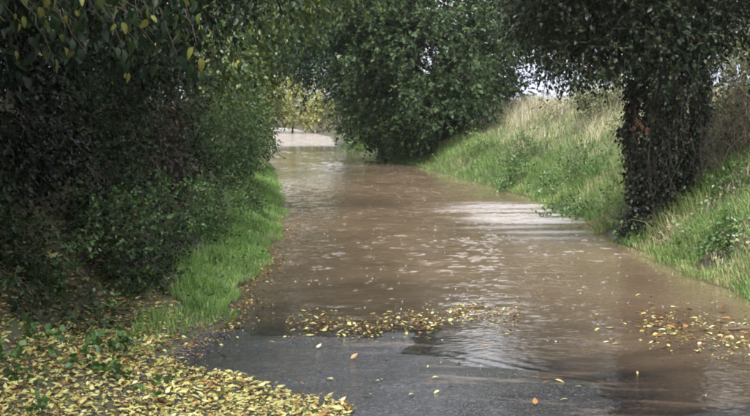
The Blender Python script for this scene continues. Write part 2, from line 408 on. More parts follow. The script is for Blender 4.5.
ys_r = np.concatenate([np.arange(-7.5, 4, .4), np.arange(4, 12, .04), np.arange(12, 60, .5), np.arange(60, 110, 2)])
def silt_attr(V):
    s = shore(V[:, 0]) - V[:, 1]
    return {'silt': np.clip(1.0 - s * .55, 0.0, 1) * (.35 + .65 * ss(-.6, .5, V[:, 0])) * (V[:, 1] < 30), 'dry': ss(38, 43, V[:, 1])}  # second mask: pale far road, painted wet reflection included
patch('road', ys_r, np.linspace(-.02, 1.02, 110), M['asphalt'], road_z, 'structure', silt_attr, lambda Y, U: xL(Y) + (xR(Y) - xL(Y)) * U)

# ------------------------------------------------------------------ water: real ripples and rain rings
def build_water():
    ys = [5.0]
    while ys[-1] < 57: ys.append(ys[-1] + max(.016, .0024 * ys[-1]))
    ys = np.array(ys); nu = 220
    Y, U = np.meshgrid(ys, np.linspace(0, 1, nu), indexing='ij')
    l, r = xL(Y) - .35, xR(Y) + .35
    X = l + (r - l) * U
    Z = np.zeros_like(X)
    g = np.random.default_rng(3)
    PP = np.stack([X.ravel(), Y.ravel() * .6, 0 * X.ravel()], -1)
    patch_ = np.clip(.62 + .55 * wob(PP, .35) + .3 * wob(PP + 5, 1.1), .12, 1.9).reshape(X.shape)
    for i in range(70):
        lam = .05 * (1.036 ** i) * g.uniform(.9, 1.1)
        th = g.normal(0, .95) + math.pi / 2
        k = 6.283 / lam
        ph = g.uniform(0, 6.28)
        mod = np.clip(np.sin(X * g.uniform(2, 7) + g.uniform(0, 6)) * np.sin(Y * g.uniform(1.5, 5) + ph), 0, 1)
        Z += (.018 + .010 * ss(10, 15, Y)) * lam / 6.28 * mod * np.sin(k * (math.cos(th) * X + math.sin(th) * Y) + ph) * np.clip(lam / (.0024 * Y * 3), 0, 1)
    Z *= patch_
    calm = .5 + .5 * (1 - ss(1.0, 2.2, X) * (1 - ss(14, 17, Y)) * ss(8.8, 10, Y))      # sheltered strip below the right bank
    Z *= calm * 1.15
    # rain and current ruffle the shallows over the drowned verge, in streaks that thin out towards the deeper lane
    ruf = np.exp(-((X - 1.95) / 1.05) ** 2 - ((Y - 17.4) / np.where(Y < 17.4, 3.4, 1.9)) ** 2)
    Q = np.stack([X.ravel() * .35 + .12 * Y.ravel(), Y.ravel() * 1.5, 0 * X.ravel()], -1)
    ruf = np.clip(1.75 * ruf * (.80 + .42 * wob(Q, .8).reshape(X.shape)) - .08, 0, 1)
    Z *= 1 + 2.5 * ruf
    # standing waves where the run-off leaves the tarmac
    q = (X - .98) * .73 + (Y - 6.62) * .68; al = -(X - .98) * .68 + (Y - 6.62) * .73
    Z += .0055 * np.sin(q / .13 * 6.28 + 1.5 * np.sin(al * 2.1) + .8 * np.sin(al * 5.3)) * np.exp(-((q - .12) / .26) ** 2) * np.exp(-(al / .9) ** 2)
    # rings of rain drops
    for q_ in range(9000):
        yc = 5.2 * (50 / 5.2) ** (g.random() ** .8); xc = xL(yc) + (xR(yc) - xL(yc)) * g.random()
        R = g.uniform(.012, .13); lam = g.uniform(.035, .06); A = .0040 * math.exp(-R / .09)
        if q_ < 3200 and 10.5 < yc < 24 and g.random() < ss(10.5, 14, yc): R, lam = g.uniform(.01, .09), g.uniform(.08, .14); A = g.uniform(.004, .008) * (lam / .16)      # heavy drops
        sgm = lam * .55; ext = R + 2.5 * sgm
        i0, i1 = np.searchsorted(ys, [yc - ext, yc + ext])
        if i1 - i0 < 2: continue
        row = (xc - (xL(yc) - .35)) / ((xR(yc) - xL(yc)) + .7) * (nu - 1)
        wj = ext / ((xR(yc) - xL(yc)) + .7) * (nu - 1) + 1
        j0, j1 = max(0, int(row - wj)), min(nu, int(row + wj) + 2)
        dd = np.hypot(X[i0:i1, j0:j1] - xc, Y[i0:i1, j0:j1] - yc)
        Z[i0:i1, j0:j1] += A * np.cos((dd - R) / lam * 6.28) * np.exp(-((dd - R) / sgm) ** 2)
    dep = -road_z(X.ravel(), Y.ravel()).reshape(X.shape)
    Z *= .35 + .65 * ss(0, .05, dep)
    V = np.stack([X, Y, Z + .004], -1).reshape(-1, 3)
    ny = len(ys)
    i = np.arange(ny - 1)[:, None] * nu; j = np.arange(nu - 1)[None]
    Fq = np.stack([i + j, i + j + 1, i + nu + j + 1, i + nu + j], -1).reshape(-1, 4)
    keep = (dep.ravel()[Fq] > -.012).any(1)
    Fq = Fq[keep]
    used = np.unique(Fq); mp = np.zeros(len(V), int); mp[used] = np.arange(len(used))
    o = mesh('flood_water', V[used], mp[Fq], M['water'], smooth=True, attrs={'depth': np.clip(dep.ravel()[used] / .3, 0, 1), 'ruffle': ruf.ravel()[used]})
    tag(o, kind='structure')
build_water()

# splashes thrown up by rain drops
def octa(pos, s):
    T = (np.array([[1, 0, 0], [-1, 0, 0], [0, 1, 0], [0, -1, 0], [0, 0, 1], [0, 0, -1]], float),
         np.array([[0, 2, 4], [2, 1, 4], [1, 3, 4], [3, 0, 4], [2, 0, 5], [1, 2, 5], [3, 1, 5], [0, 3, 5]]))
    n = len(pos)
    V = pos[:, None] + T[0][None] * s[:, None, :]
    return V.reshape(-1, 3), (T[1][None] + (np.arange(n) * 6)[:, None, None]).reshape(-1, 3)
n = 420
yc = 6.2 * (42 / 6.2) ** (rng.random(n) ** .75); xc = xL(yc) + (xR(yc) - xL(yc)) * rng.random(n)
ok = road_z(xc, yc) < .004
yc, xc = yc[ok], xc[ok]; n = len(yc)
cp = np.stack([xc, yc, np.full(n, .006)], -1)
k = 5
dp = np.repeat(cp, k, 0) + np.concatenate([rng.normal(0, .012, (n * k, 2)), rng.exponential(.009, (n * k, 1))], 1)
s1 = np.repeat(rng.uniform(.0008, .0018, n * k)[:, None], 3, 1)
s2 = np.stack([rng.uniform(.003, .008, n)] * 2 + [rng.uniform(.001, .003, n)], -1)
V1, F1 = octa(dp, s1); V2, F2 = octa(cp, s2)
tag(mesh('rain_splashes', np.concatenate([V1, V2]), np.concatenate([F1, F2 + len(V1)]), M['splash'], smooth=True),
    'white splashes and bubbles thrown up by rain on the flood water', 'splash', kind='stuff')

# ------------------------------------------------------------------ grass
def blades(P, h, wd, lean, mat, name, label, cat, flat=None, bias=0.0):
    n = len(P)
    a = rng.uniform(0, 6.28, n)
    dirv = np.stack([np.cos(a), np.sin(a), 0 * a], -1)
    if flat is not None: dirv = unit(dirv * .8 + np.asarray(flat)) * np.array([1, 1, 0])
    side = np.stack([-np.sin(a + rng.normal(0, .6, n)), np.cos(a), 0 * a], -1)
    ln = (lean * rng.uniform(.2, 1.4, n))[:, None]
    hh = h[:, None]
    m = P + dirv * hh * ln * .35 + np.array([0, 0, 1]) * hh * .6
    tp = P + dirv * hh * ln * 1.0 + np.array([0, 0, 1]) * hh * (1 - .35 * np.clip(ln, 0, 1.6))
    wv = side * wd[:, None]
    V = np.stack([P - wv * .5, P + wv * .5, m - wv * .42, m + wv * .42, tp], 1).reshape(-1, 3)
    Fc = (np.array([[0, 1, 3], [0, 3, 2], [2, 3, 4]])[None] + (np.arange(n) * 5)[:, None, None]).reshape(-1, 3)
    tuft = .5 + .25 * wob(P, .8)
    rv = np.repeat(np.clip(.55 * tuft + .45 * rng.random(n) + bias, 0, 1), 5)
    return tag(mesh(name, V, Fc, mat, rnd=rv), label, cat, kind='stuff')

def scatter(n, y0, y1, u0, u1, side, pw=1.0):
    """ground points at distance u beyond the lane edge; denser close by"""
    y = y0 * (y1 / y0) ** rng.random(n)
    u = u0 + (u1 - u0) * rng.random(n) ** pw
    x = xL(y) - u if side < 0 else xR(y) + u
    return np.stack([x, y, ground_z(x, y)], -1), u

P, u = scatter(58000, 7.0, 30, -.06, .95, -1)
keep = (rng.random(len(P)) < np.clip(.10 + (P[:, 1] - 7.2) * .4, 0, 1)) & (u < np.interp(P[:, 1], [7, 8.5, 11.5, 30], [.22, .42, .66, .8]) * (1 + .3 * wob(P, .8)))
P, u = P[keep], u[keep]
blades(P, (.04 + .08 * ss(0, .5, u)) * rng.uniform(.5, 1.6, len(P)) * (1 + .45 * wob(P, .9)), rng.uniform(.004, .007, len(P)), np.full(len(P), .7), M['grass'],
       'verge_grass', 'bright green grass verge between hedge and flooded lane', 'grass')
P, u = scatter(110000, 8.5, 40, -.10, 2.6, 1)
P[:, 2] = np.maximum(P[:, 2], -.05)
keep = (wob(P, .5) > -.75) & (rng.random(len(P)) > .6 * ss(.7, 1.6, u) * ss(14, 17, P[:, 1]))
P, u = P[keep], u[keep]
blades(P, (.07 + .17 * ss(0, .6, u)) * rng.uniform(.5, 1.5, len(P)), rng.uniform(.004, .009, len(P)), np.full(len(P), .9), M['rough'],
       'bank_grass', 'rough green grass covering the bank beside the flood', 'grass', flat=(-.5, -.1, 0))
P, u = scatter(84000, 9.5, 42, .25, 4.6, 1, .8)
blades(P, (.12 + .17 * ss(.6, 2.4, u)) * rng.uniform(.4, 1.6, len(P)) * (1 + .35 * wob(P, .7)), rng.uniform(.005, .010, len(P)), np.full(len(P), .55), M['straw'],
       'dry_grass', 'tall straw coloured dry grass along the top of the bank', 'grass', bias=.22 * ss(.8, 1.8, u) * ss(13, 16, P[:, 1]))

def ground_cover(n, y0, y1, u0, u1, side, h, sz, mat, name, label):
    P, u = scatter(n, y0, y1, u0, u1, side)
    kp = wob(P, .9) > -.2; P = P[kp]; n = len(P)
    P[:, 2] += h * rng.random(n) ** 1.5 * (1 + .5 * wob(P, 1.2))
    a = rng.uniform(0, 6.28, n)
    d = np.stack([np.cos(a), np.sin(a), rng.normal(.1, .35, n)], -1); up = np.stack([rng.normal(0, .45, n), rng.normal(0, .45, n), np.ones(n)], -1)
    V, Fc, k = stamp(T4, P, d, up, sz * rng.uniform(.5, 1.4, n), rng.uniform(.7, 1.6, n))
    tag(mesh(name, V, Fc, M[mat], rnd=np.repeat(np.clip(.5 + .3 * wob(P, .7) + rng.normal(0, .25, n), 0, 1), k)), label, 'ground cover', kind='stuff')
ground_cover(14000, 7.3, 22, .35, 2.0, -1, .14, .040, 'hedge', 'ground_ivy', 'dark ground ivy carpeting the bank under the hedge')
ground_cover(3500, 8.6, 20, .1, .9, -1, .12, .034, 'herb', 'verge_weeds', 'broad leaved weeds mixed through the grass verge')
ground_cover(15000, 9, 30, .15, 2.6, 1, .26, .040, 'bankherb', 'bank_weeds', 'pale broad leaved weeds mixed through the rough bank')

# ------------------------------------------------------------------ plants
def plant(name, loc, label, cat, parts, group=None, stems=None, stem_mat='bark', twig_mat='twig', crown_name='crown'):
    """parts: list of (crown name, blobs, nsprays, spray length, leaves per spray, leaf size, material, kwargs)"""
    r = root(name, loc, label, cat, group)
    for (cn, blobs, ns, sl, nl, sz, mt, kw) in parts:
        kw = dict(kw); lo = kw.pop('lo', .45); lump = kw.pop('lump', .28); fq = kw.pop('freq', .55); gap = kw.pop('gap', -.25); gf = kw.pop('gf', 1.1)
        P, O = in_blobs(blobs, ns, lo, lump, fq)
        gz = ground_z(P[:, 0], P[:, 1]); keep = P[:, 2] > gz + .02
        keep &= wob(P, gf) > gap
        P, O = P[keep], O[keep]
        (V, Fc, rv), (tv, tf) = sprays(P, O, sl, nl, sz, **kw)
        o = mesh(cn, V, Fc, M[mt], r, rnd=rv)
        tw = mesh('twigs', tv, tf, M[twig_mat], o); tw.matrix_parent_inverse = Matrix(); tw['kind'] = 'stuff'
    for i, (nm, pts, rad, sides) in enumerate(stems or []):
        V, Fq = tubes([(pts, rad)], sides)
        mesh(nm, V, Fq, M[stem_mat], r, smooth=True)
    return r

def trunk_path(p0, p1, r0, r1, n=12, sag=0, jit=.03):
    pts = bend(p0, p1, sag, n, jit); return pts, np.linspace(r0, r1, n) * rng.uniform(.92, 1.1, n)

def tree_stems(base, top, r, limbs):
    """trunk plus limbs reaching the given points"""
    st = [('trunk', *trunk_path(base, top, r, r * .55), 10)]
    b, t = np.array(base), np.array(top)
    for i, q in enumerate(limbs):
        f = rng.uniform(.45, .95); p = b + (t - b) * f
        st.append(('branch', *trunk_path(p, q, r * .45, r * .08, 9, .15, .06), 7))
    return st

def gz1(x, y): return float(ground_z(np.array([x]), np.array([y]))[0])

# --- centre: bushy trees at the bend on the right bank
def centre_trees():
    specs = [
        # label, blobs, base, n, material
        ('tall dense green field maple leaning over the far flood', 'maple',
         [(1.0, 31, 2.6, 2.1, 2.0, 2.0), (2.5, 32, 2.3, 1.4, 1.6, 1.8), (-.2, 32, 3.4, 1.5, 1.5, 1.6), (1.5, 30.4, 1.3, 1.6, 1.2, 1.1), (.2, 33, 1.5, 1.2, 1.4, 1.3), (1.0, 32, 4.3, 2.0, 1.6, 1.2), (.6, 32.5, 5.7, 1.9, 1.5, 1.1), (-.9, 31.5, 3.9, 1.1, 1.2, .9)], (1.0, 32, 0), 12500, .10),
        ('dark bushy tree beyond the maple with boughs over the lane', 'dark',
         [(-1.6, 40, 4.4, 2.0, 1.8, 1.5), (-.1, 38, 3.0, 1.3, 1.6, 2.2), (-.3, 40, 1.4, .9, 1.2, 1.2), (-2.8, 41, 4.9, 1.6, 1.6, 1.2), (-1.5, 41, 6.6, 2.2, 1.8, 1.4), (-2.5, 39.5, 3.5, 1.2, 1.4, .9), (-1.6, 39.5, 3.2, 1.1, 1.3, 1.1)], (-.2, 39.5, 0), 11000, .09),
        ('slender grey green tree behind the maple beside the pale gap', 'pale',
         [(3.6, 40, 2.6, .9, 1.3, 1.5), (3.2, 38, 3.8, 1.0, 1.2, 1.1)], (3.4, 39.5, 0), 1300, .09)]
    specs.append(('tall shady tree standing behind the dry bank above the pale gap', 'dark',
         [(4.3, 33.5, 4.0, 1.2, 1.2, 1.15), (4.9, 34, 4.9, 1.4, 1.6, 1.3), (6.7, 34.5, 4.9, 1.8, 1.6, 1.5), (8.7, 34, 4.7, 1.6, 1.6, 1.4), (5.8, 34.5, 6.3, 2.0, 1.6, 1.0)], (6.9, 34.5, 0), 7000, .10))
    for lab, mt, bl, b, ns, sz in specs:
        b = (b[0], b[1], gz1(b[0], b[1]))
        limbs = [np.array(q[:3]) + rng.normal(0, .3, 3) for q in bl for _ in (0, 1)]
        plant('bushy_tree', b, lab, 'tree', [('crown', bl, ns, .42, 8, sz, mt, dict(lo=.45, lump=.42, freq=.42, droop=.3, wide=1.2, gap=-.5, gf=.62))],
              stems=tree_stems((b[0], b[1], b[2] - .1), (b[0] + .1, b[1], 4.6), .13, limbs))
centre_trees()

# undergrowth at the foot of the maple and the far shrubs
plant('yellow_shrub', (-3.9, 55, gz1(-3.9, 55)), 'pale yellow autumn shrub beyond the far end of the flood', 'shrub',
      [('crown', [(-3.6, 57, 1.5, 1.3, 1.0, 1.2), (-4.6, 57.5, 1.9, 1.2, 1.0, 1.2), (-2.6, 57.5, 1.2, .9, .8, .9)], 1500, .4, 7, .12, 'yellow', dict(droop=.2))],
      stems=tree_stems((-3.9, 57, 0), (-3.8, 57, 1.2), .05, [(-3.2, 57, 1.8), (-4.6, 57, 2.2), (-2.8, 57, 1.4)]))
plant('autumn_shrub', (-6.3, 55, gz1(-6.3, 55)), 'orange tinged yellow green shrub leaning over the far lane edge', 'shrub',
      [('crown', [(-6.2, 56, 1.6, 1.2, 1.0, 1.2), (-5.5, 58, 2.5, 1.3, 1.0, 1.0)], 1000, .4, 7, .12, 'yellow', dict(droop=.2))],
      stems=tree_stems((-6.3, 56, 0), (-6.2, 56, 1.2), .05, [(-6.8, 56, 1.9), (-5.6, 56, 2.0)]))
plant('far_hedge', (-4, 64, 0.3), 'pale green hedge closing the view behind the yellow shrubs', 'hedge',
      [('crown', [(-8, 66, 2.2, 2.5, 1.2, 2.4), (-4, 67, 2.4, 2.8, 1.2, 2.6), (0, 68, 2.4, 2.8, 1.2, 2.6), (4, 69, 2.2, 2.6, 1.2, 2.2)], 4600, .5, 7, .15, 'pale', dict(droop=.2, gap=-2))])
plant('low_shrub', (-.6, 36, gz1(-.6, 36)), 'low bright green clump at the foot of the dark tree', 'shrub',
      [('crown', [(-.75, 37.5, .35, .55, .5, .45)], 260, .2, 7, .05, 'grass', dict(droop=.1))])

# --- right: ivy clad tree
TB = (3.15, 13.6, gz1(3.15, 13.6))
def ivy_tree():
    bl = [(3.7, 14.0, 3.3, 1.5, 1.4, 1.15), (2.7, 13.8, 2.75, .95, 1.0, .75), (2.2, 13.6, 3.3, .9, 1.0, .8), (4.3, 14.4, 3.3, .8, .9, .6),
          (2.35, 13.2, 2.15, .55, .6, .38), (1.85, 13.5, 2.65, .5, .6, .4), (3.3, 13.2, 2.1, .55, .5, .45), (3.7, 13.4, 2.5, .5, .5, .4), (2.6, 13.2, 4.0, 1.4, 1.2, .7), (3.8, 14.0, 4.5, 1.4, 1.4, .8), (1.7, 13.0, 4.3, .9, 1.0, .5), (2.9, 14.3, 2.6, .9, .7, .65), (2.2, 14.2, 2.75, .6, .7, .5)]
    limbs = [(2.4, 13.4, 2.5), (2.0, 13.6, 3.0), (4.4, 14.0, 2.8), (4.9, 14.2, 3.4), (3.5, 14.6, 3.8), (2.9, 13.2, 3.2), (2.3, 13.1, 2.2)]
    st = tree_stems((TB[0], TB[1], TB[2] - .15), (3.45, 13.8, 3.2), .15, limbs)
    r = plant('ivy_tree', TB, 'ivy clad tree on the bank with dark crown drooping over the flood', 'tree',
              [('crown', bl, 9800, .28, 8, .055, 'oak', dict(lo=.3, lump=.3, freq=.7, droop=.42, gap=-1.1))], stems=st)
    # ivy sleeve round the trunk
    n = 4200
    t = rng.random(n); a = rng.uniform(0, 6.28, n)
    rad = (.30 + .10 * wob(np.stack([np.cos(a), np.sin(a), t * 3], -1), .5)) * np.interp(t, [0, .12, .3, .5, 1], [.68, .58, .75, 1.05, 1.4])
    P = np.stack([TB[0] + .3 * t + rad * np.cos(a), TB[1] + .2 * t + rad * np.sin(a) * .9, TB[2] - .05 + t * 2.6], -1)
    O = np.stack([np.cos(a), np.sin(a), -.2 + 0 * a], -1)
    (V, Fc, rv), (tv, tf) = sprays(P, O, .15, 6, .040, droop=.55, T=T4, wide=1.4)
    mesh('ivy', V, Fc, M['ivy'], r, rnd=rv)
    # hanging bare ivy stems
    paths = []
    for _ in range(130):
        a0 = rng.uniform(2.4, 6.9); rr = rng.uniform(.3, .5)
        p0 = np.array([TB[0] + .2 + rr * math.cos(a0), TB[1] + rr * math.sin(a0), TB[2] + rng.uniform(.8, 2.0)])
        p1 = p0 + np.array([rng.normal(0, .15), rng.normal(0, .1), -rng.uniform(.4, 1.0)])
        paths.append((bend(p0, p1, 0, 7, .035), np.linspace(.0035, .002, 7)))
    V, Fq = tubes(paths, 3); mesh('ivy_stems', V, Fq, M['ivystem'], r)['kind'] = 'stuff'
    # red creeper
    n = 9
    P = np.stack([rng.normal(2.9, .05, n), rng.normal(13.15, .06, n), rng.uniform(1.32, 1.66, n)], -1)
    (V, Fc, rv), _ = sprays(P, np.tile([[-.3, -1, -.3]], (n, 1)), .07, 3, .045, droop=.6, T=T4, wide=1.4)
    tag(mesh('creeper', V, Fc, M['redleaf'], r, rnd=rv), 'rust red creeper leaves on the trunk')
ivy_tree()

# --- right: bramble thicket and bank plants
def thicket(name, loc, label, cat, box, nst, h, leafmat, nleaf, sz, stem='twig', reach=.6, rad=.006):
    r = root(name, loc, label, cat)
    (x0, x1, y0, y1) = box
    paths, LP, LO = [], [], []
    for _ in range(nst):
        x, y = rng.uniform(x0, x1), rng.uniform(y0, y1)
        p0 = np.array([x, y, gz1(x, y) - .03]); a = rng.uniform(0, 6.28); L = reach * rng.uniform(.3, 1.2)
        p1 = p0 + np.array([math.cos(a) * L - .15, math.sin(a) * L, h * rng.uniform(.3, 1.0)])
        pts = bend(p0, p1, h * rng.uniform(.05, .3), 9, .02)
        paths.append((pts, np.linspace(rad, rad * .4, 9)))
        for q in pts[3:]:
            for _ in range(2): LP.append(q + rng.normal(0, .03, 3)); LO.append([math.cos(a), math.sin(a), .3])
    V, Fq = tubes(paths, 4); mesh('stems', V, Fq, M[stem], r)['kind'] = 'stuff'
    if nleaf:
        LP, LO = np.array(LP), np.array(LO)
        sel = rng.choice(len(LP), min(nleaf, len(LP)), replace=False)
        (V, Fc, rv), _ = sprays(LP[sel], LO[sel], .10, 3, sz, droop=.3, T=T4, wide=1.3)
        mesh('leaves', V, Fc, M[leafmat], r, rnd=rv)
    return r
thicket('bramble_thicket', (4.3, 14.2, gz1(4.3, 14.2)), 'tangle of purple brown bramble stems beside the ivy trunk', 'bramble', (3.6, 4.8, 13.6, 15.2), 150, .8, 'brownleaf', 420, .035, 'bramblestem')
thicket('hawthorn_scrub', (4.9, 14.8, gz1(4.9, 14.8)), 'straggling dry scrub on the bank beyond the bramble', 'shrub', (4.4, 5.6, 14.2, 16.5), 160, 1.2, 'pale', 800, .045, 'deadstem')
thicket('bramble', (3.7, 12.2, gz1(3.7, 12.2)), 'bare straw coloured bramble arching over the bank grass', 'bramble', (3.2, 4.3, 11.6, 12.8), 12, .3, 'herb', 40, .04, 'bramblestem', .6, .004)
for (px, d, sz, lab) in [(3.45, 11.0, .26, 'leafy green nettle clump low on the bank beside the flood'), (3.9, 12.9, .3, 'leafy nettle clump at the foot of the bramble tangle'), (2.75, 16.6, .5, 'bright green nettle clump on the bank beyond the ivy trunk'),
                         (3.0, 19.5, .55, 'pale leafy weed clump halfway up the bank'), (2.5, 21.5, .5, 'spreading green weed clump close to the white water')]:
    z = gz1(px, d)
    plant('nettle_clump', (px, d, z), lab, 'weed', [('leaves', [(px, d, z + sz * .4, sz, sz, sz * .7)], 260, .22, 7, .05, 'herb', dict(droop=.2, lo=.2))])
for (u, y, sz, mt, lab) in [(1.1, 16.3, .35, 'pale', 'greyish weed tussock beyond the ivy trunk'), (.7, 18.2, .4, 'herb', 'low nettle bed at the foot of the dry bank'), (1.7, 18.0, .4, 'pale', 'pale seeding weed high on the bank'),
                            (1.9, 20.6, .45, 'pale', 'tall pale docks near the top of the dry bank'), (.9, 23.2, .45, 'herb', 'green weed mound where the bank meets the white water'), (1.8, 25.5, .4, 'pale', 'faded willowherb on the far bank'),
                            (1.0, 26.8, .45, 'grass', 'light green tussock beside the maple'), (1.2, 10.6, .3, 'pale', 'straggly grey weed on the bank below the dry scrub'), (.55, 14.9, .35, 'herb', 'green weeds crowding the ivy trunk'), (2.2, 16.5, .45, 'pale', 'dry leafy stalks above the ivy trunk bank')]:
    x = float(xR(np.array([y]))[0]) + u; z = gz1(x, y)
    plant('bank_weed', (x, y, z), lab, 'weed', [('leaves', [(x, y, z + sz * .4, sz * .9, sz * 1.2, sz * .8)], 300, .2, 7, .036, mt, dict(droop=.1, lo=.2))])
plant('low_shrub', (3.9, 25, gz1(3.9, 25)), 'pale olive shrub on the top of the dry bank', 'shrub',
      [('crown', [(4.5, 23.5, 1.75, .7, .7, .65), (5.3, 23, 1.9, .8, .7, .65), (4.3, 25.5, 1.5, .6, .6, .4), (4.25, 23.3, 1.95, .5, .5, .5)], 1500, .25, 7, .05, 'pale', dict(droop=.1, lo=.3, gap=-1))])

plant('olive_tree', (5.6, 17.5, gz1(5.6, 17.5)), 'pale olive leafed tree behind the ivy clad tree', 'tree',
      [('crown', [(5.1, 17.2, 2.9, 1.0, .9, .8), (6.1, 17.6, 2.5, 1.0, .9, .9), (4.9, 17.3, 2.15, .8, .8, .6)], 2300, .3, 7, .055, 'pale', dict(droop=.4))],
      stems=tree_stems((5.6, 17.5, 1.2), (5.6, 17.5, 2.8), .07, [(5.0, 17.2, 3.1), (6.1, 17.5, 2.8), (5.4, 17.0, 3.3)]))

# --- left hedge: bushes from the leaf litter to the bend
def bush(name, label, blobs, ns, sl, nl, sz, mt, kw=None, group=None):
    c = np.array(blobs)[0]; k = dict(droop=.35, lo=.4, lump=.3); k.update(kw or {})
    b = (c[0], c[1], gz1(c[0], c[1]))
    return plant(name, b, label, 'bush', [('foliage', blobs, ns, sl, nl, sz, mt, k)], group,
                 stems=[('stem', *trunk_path((b[0] + rng.normal(0, .15), b[1] + rng.normal(0, .2), b[2] - .05), (q[0], q[1], q[2]), .03, .01), 5) for q in blobs for _ in (0, 1)])
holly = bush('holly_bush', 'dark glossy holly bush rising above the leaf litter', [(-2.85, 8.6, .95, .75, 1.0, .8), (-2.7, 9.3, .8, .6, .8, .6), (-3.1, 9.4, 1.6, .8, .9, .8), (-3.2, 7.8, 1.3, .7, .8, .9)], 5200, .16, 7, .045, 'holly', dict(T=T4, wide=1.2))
V, Fc = leaf_shape(.16, .2, .3)
wl = mesh('withered_leaf', np.concatenate([V * .16, V * np.array([1, -1, 1]) @ np.array([[.3, .95, 0], [-.95, .3, 0], [0, 0, 1]]) * .13]) @ np.array([[.9, 0, .3], [0, .15, .98], [-.3, -.95, .1]]) + np.array([-2.22, 8.0, .58]), np.concatenate([Fc, Fc + len(V)]), M['litter'], holly, rnd=np.full(2 * len(V), .8), smooth=True)
wl['label'] = 'pale withered leaf caught on the bush'
bush('bramble_bush', 'dark bramble bush on the bank behind the holly', [(-2.75, 11.2, 1.0, .75, 1.2, .75), (-2.9, 12.0, 1.7, .8, 1.2, .8)], 4000, .18, 7, .045, 'hedge')
bush('privet_bush', 'grey green bush overhanging the middle of the grass verge', [(-2.55, 14.4, .85, .6, 1.1, .6), (-2.8, 14.8, 1.7, .7, 1.2, .8)], 3000, .18, 7, .045, 'hedge')
bush('dead_bracken', 'column of dead brown leaves hanging on the hedge', [(-2.35, 13.2, 1.15, .28, .5, .85), (-2.2, 13.7, .6, .3, .4, .4)], 420, .16, 6, .05, 'brownleaf', dict(droop=.6))
bush('hazel_bush', 'light green bush at the narrow end of the verge', [(-2.35, 18.2, .8, .55, 1.3, .7), (-2.5, 20.5, 1.2, .6, 1.3, .9)], 2600, .22, 7, .055, 'herb')
bush('elder_bush', 'yellow green bush leaning out where the verge ends', [(-2.75, 24.5, 1.1, .75, 1.5, .9), (-2.95, 27.5, 1.3, .8, 1.5, 1.0)], 2200, .26, 7, .065, 'overlight')
bush('roadside_bush', 'grey leafed bush beside the distant lane', [(-4.0, 33, 1.1, .9, 2.0, 1.0), (-4.5, 38, 1.3, .8, 2.0, 1.1), (-5.6, 46, 1.3, .9, 3, 1.1)], 2200, .3, 7, .08, 'pale')
# low herbs on the bank under the hedge
for (x, y, s, mt, lab) in [(-2.15, 9.6, .5, 'herb', 'leafy green weeds spilling from the bank onto the verge'), (-2.1, 11.4, .55, 'herb', 'low green herb patch under the bramble bush'),
                           (-2.0, 13.0, .45, 'herb', 'green herb patch below the dead brown leaves'), (-2.45, 8.2, .5, 'hedge', 'low dark weeds at the top of the leaf litter'), (-2.25, 8.9, .42, 'hedge', 'dark trailing weeds between holly and verge'), (-2.1, 10.4, .45, 'hedge', 'dark green weed patch under the holly bush edge'), (-2.75, 7.4, .45, 'hedge', 'dark weeds below the hanging large leaves'), (-2.05, 8.25, .36, 'herb', 'mixed weeds between the seedlings and the grass verge'), (-2.35, 7.5, .34, 'hedge', 'small dark weeds rooted in the leaf litter'), (-1.95, 9.1, .34, 'hedge', 'dark weeds pressing onto the start of the verge'),
                           (-1.85, 15.8, .45, 'herb', 'pale green herb patch where the verge narrows')]:
    z = gz1(x, y)
    plant('weed_patch', (x, y, z), lab, 'weeds', [('leaves', [(x, y, z + .1, s, s * 1.5, .33)], 520, .14, 7, .038, mt, dict(droop=.15, lo=.2))])

# small broad leaved seedlings growing through the litter
for (px, py, s, lab) in [(92, 357, .16, 'bright green seedling in the middle of the leaf litter'), (8, 380, .18, 'green seedling clump at the outer edge of the leaf litter'), (60, 398, .13, 'small pale seedling among the yellowest leaves'),
                         (30, 352, .16, 'low seedling at the foot of the holly'), (150, 372, .12, 'tiny seedling near the tarmac edge'), (120, 338, .2, 'green seedling clump between litter and verge')]:
    x, y = at(px, py, .2); z = gz1(x, y)
    plant('seedling', (x, y, z), lab, 'seedling', [('leaves', [(x, y, z + .05, s, s, .08)], 34, .08, 5, .045, 'herb', dict(droop=.05, lo=.1, T=T4, wide=1.3))])
# trees of the left hedge arching over the lane
def left_tree(label, base, top, blobs, ns, sz, mt, sl=.35, droop=.6, kw=None):
    b = (base[0], base[1], gz1(base[0], base[1]))
    limbs = [np.array(q[:3]) + rng.normal(0, .15, 3) for q in blobs]
    k = dict(lo=.3, lump=.3, droop=droop); k.update(kw or {})
    return plant('overhanging_tree', b, label, 'tree', [('crown', blobs, ns, sl, 8, sz, mt, k)], 'trees arching from the left hedge',
                 stems=tree_stems((b[0], b[1], b[2] - .1), top, .14, limbs))
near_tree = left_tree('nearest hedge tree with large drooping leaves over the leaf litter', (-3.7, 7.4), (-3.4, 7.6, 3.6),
    [(-3.0, 7.6, 2.9, 1.0, 1.3, .7), (-2.6, 8.4, 3.2, 1.0, 1.3, .7), (-2.3, 9.2, 3.2, .9, 1.1, .6), (-3.3, 9.0, 2.6, .8, 1.2, .7), (-3.2, 8.2, 2.1, .6, .8, .5), (-3.6, 5.8, 3.4, 1.2, 1.6, .6), (-3.0, 7.0, 3.7, 1.4, 1.8, .6)], 4600, .085, 'over', kw=dict(T=T4, wide=1.2))  # last two crown blobs lie out of view, added to shade the hedge
